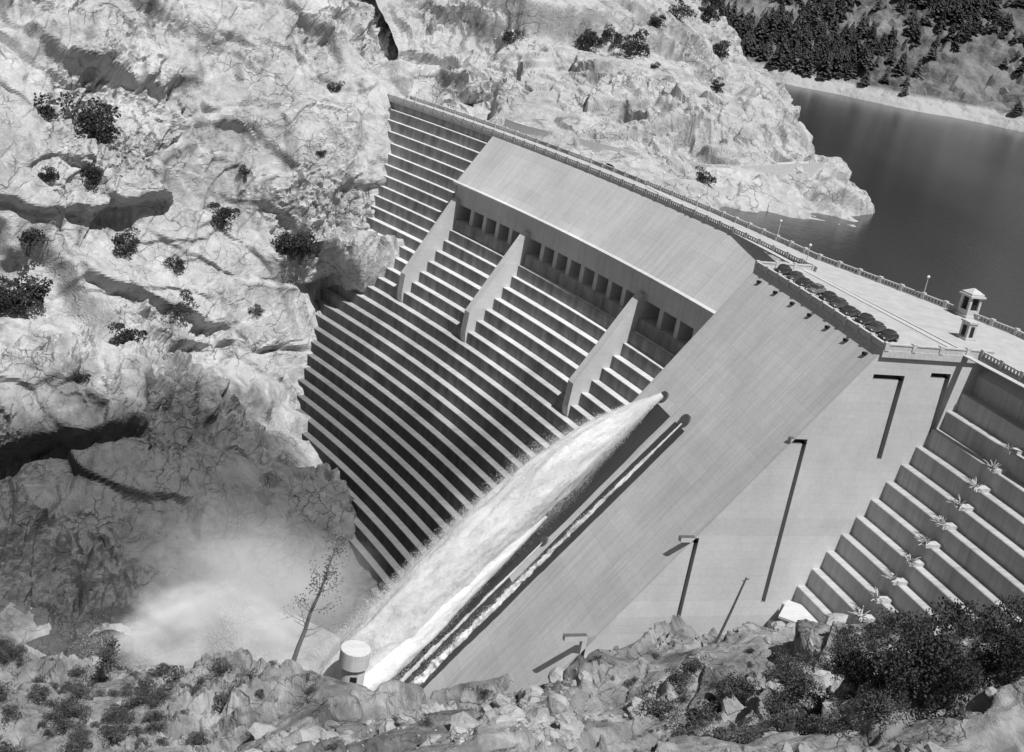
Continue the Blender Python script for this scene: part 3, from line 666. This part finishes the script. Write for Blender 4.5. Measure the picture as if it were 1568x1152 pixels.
for s in np.linspace(0,60,24):
    aa=a0_-s*.17; pth.append(pos(aa,b00+s+.5,-24.2-(s*.79+s*s*.0092))); rd.append(np.interp(s,[0,2,5,9,15,25,45,60],[.6,1.2,2.3,3.5,4.9,6.5,8.0,9.0]))
DR.append(jet('water_jet',pth,rd,5,.15,nd=330000,stretch=20.,core=.86,sp=.14,nu=380,nvv=96))
pth=[];rd=[]
for s in np.linspace(0,42,14):
    V0=50.+s/.76; pth.append(face(141.6-s*.045,V0,1.0+s*.09)); rd.append(np.interp(s,[0,5,20,42],[.5,1.2,2.3,3.4]))
DR.append(jet('water_jet',pth,rd,15,.16,180,32,40000,8.,.9,M_w2,.16))
pth=[face(153.6-(V0-25)*.085,V0,.2) for V0 in np.linspace(25.5,92,24)]
DR.append(jet('water_stream',pth,np.interp(np.linspace(0,1,24),[0,.1,.45,1],[.15,.2,.4,.75]),25,1.1,420,16,22000,3.,1.,M_w,.5,.5))
pth=[face(146.4-(V0-52.5)*.09,V0,.15) for V0 in np.linspace(52.5,94,14)]
DR.append(jet('water_stream',pth,np.linspace(.12,.4,14),35,1.0,240,14,6000,3.,1.,M_w,.5,.5))
drops('jet_spray',np.concatenate(DR),.035,.05)
# pool and mist
n=28; V=[(-48+30*math.cos(i/n*6.283),222+24*math.sin(i/n*6.283),-98.2) for i in range(n)]
g=G('foaming_water'); Pq=g.tc.outputs['Object']; g.surf(g.mr(g.noise(Pq,.15,6,.7,.5),.35,.6,.12,.5),.5,g.noise(Pq,.6,5,.6),.8,.8)
mesh('river_pool_water',V,[tuple(range(n))],g.m)
cl=[]
for c,s,n in (((-48,213,-91),(5,4,4.5),220000),((-46,213,-85),(3,3,4),80000),((-59,212,-93),(6,4,3),70000),((-34,209,-91),(6,4,4),90000)):
    q=np.array(c)+rng.randn(n,3)*np.array(s)
    nz=fbm(q/5.0,3,123); q=q[nz>rng.randn(len(q))*.3-.1]; cl.append(q)
q=np.concatenate(cl); q=q[q[:,2]>-98.5]
drops('spray_cloud',q,.05)
def mist(name,loc,sc,dens,ns_,r0=.15):
    bm=bmesh.new(); bmesh.ops.create_icosphere(bm,subdivisions=3,radius=1); me=bpy.data.meshes.new(name); bm.to_mesh(me); bm.free()
    o=bpy.data.objects.new(name,me); o.location=loc; o.scale=sc; link(o)
    g=G(name+'_vol'); P=g.tc.outputs['Object']; ln=g.N('ShaderNodeVectorMath',operation='LENGTH'); g.L(P,ln.inputs[0])
    rr=g.M('ADD',ln.outputs['Value'],g.M('MULTIPLY',g.M('SUBTRACT',g.noise(P,ns_,5,.6,.3),.5),1.4))
    de=g.M('MULTIPLY',g.mr(rr,r0,.8,1,0,True),g.mr(ln.outputs['Value'],.7,.99,dens,0))
    v=g.N('ShaderNodeVolumeScatter'); v.inputs['Color'].default_value=(1,1,1,1); v.inputs['Anisotropy'].default_value=-.48; g.L(de,v.inputs['Density']); g.L(v.outputs[0],g.out.inputs['Volume'])
    me.materials.append(g.m)
mist('spray_mist',(-49,215,-91),(26,15,19),.3,2.2,.15)
mist('spray_mist',(-42,226,-83),(36,24,26),.035,1.6)
# ---------------------------------------------------------------- light
S=Vector((.6,-.8,0)).normalized()*math.cos(math.radians(61))+Vector((0,0,math.sin(math.radians(61))))
L=bpy.data.lights.new('sun','SUN'); L.energy=5; L.angle=math.radians(.5); lo=bpy.data.objects.new('sun',L); link(lo); lo.rotation_euler=S.to_track_quat('Z','Y').to_euler()
w=bpy.data.worlds.new('World'); scene.world=w; w.use_nodes=True
nt=w.node_tree; sk=nt.nodes.new('ShaderNodeTexSky'); sk.sky_type='NISHITA'; sk.sun_disc=False; sk.sun_elevation=math.radians(61); sk.sun_rotation=math.atan2(.6,-.8)
bw=nt.nodes.new('ShaderNodeRGBToBW'); nt.links.new(sk.outputs[0],bw.inputs[0]); bg=nt.nodes['Background']; nt.links.new(bw.outputs[0],bg.inputs[0]); bg.inputs[1].default_value=.052
print('done')
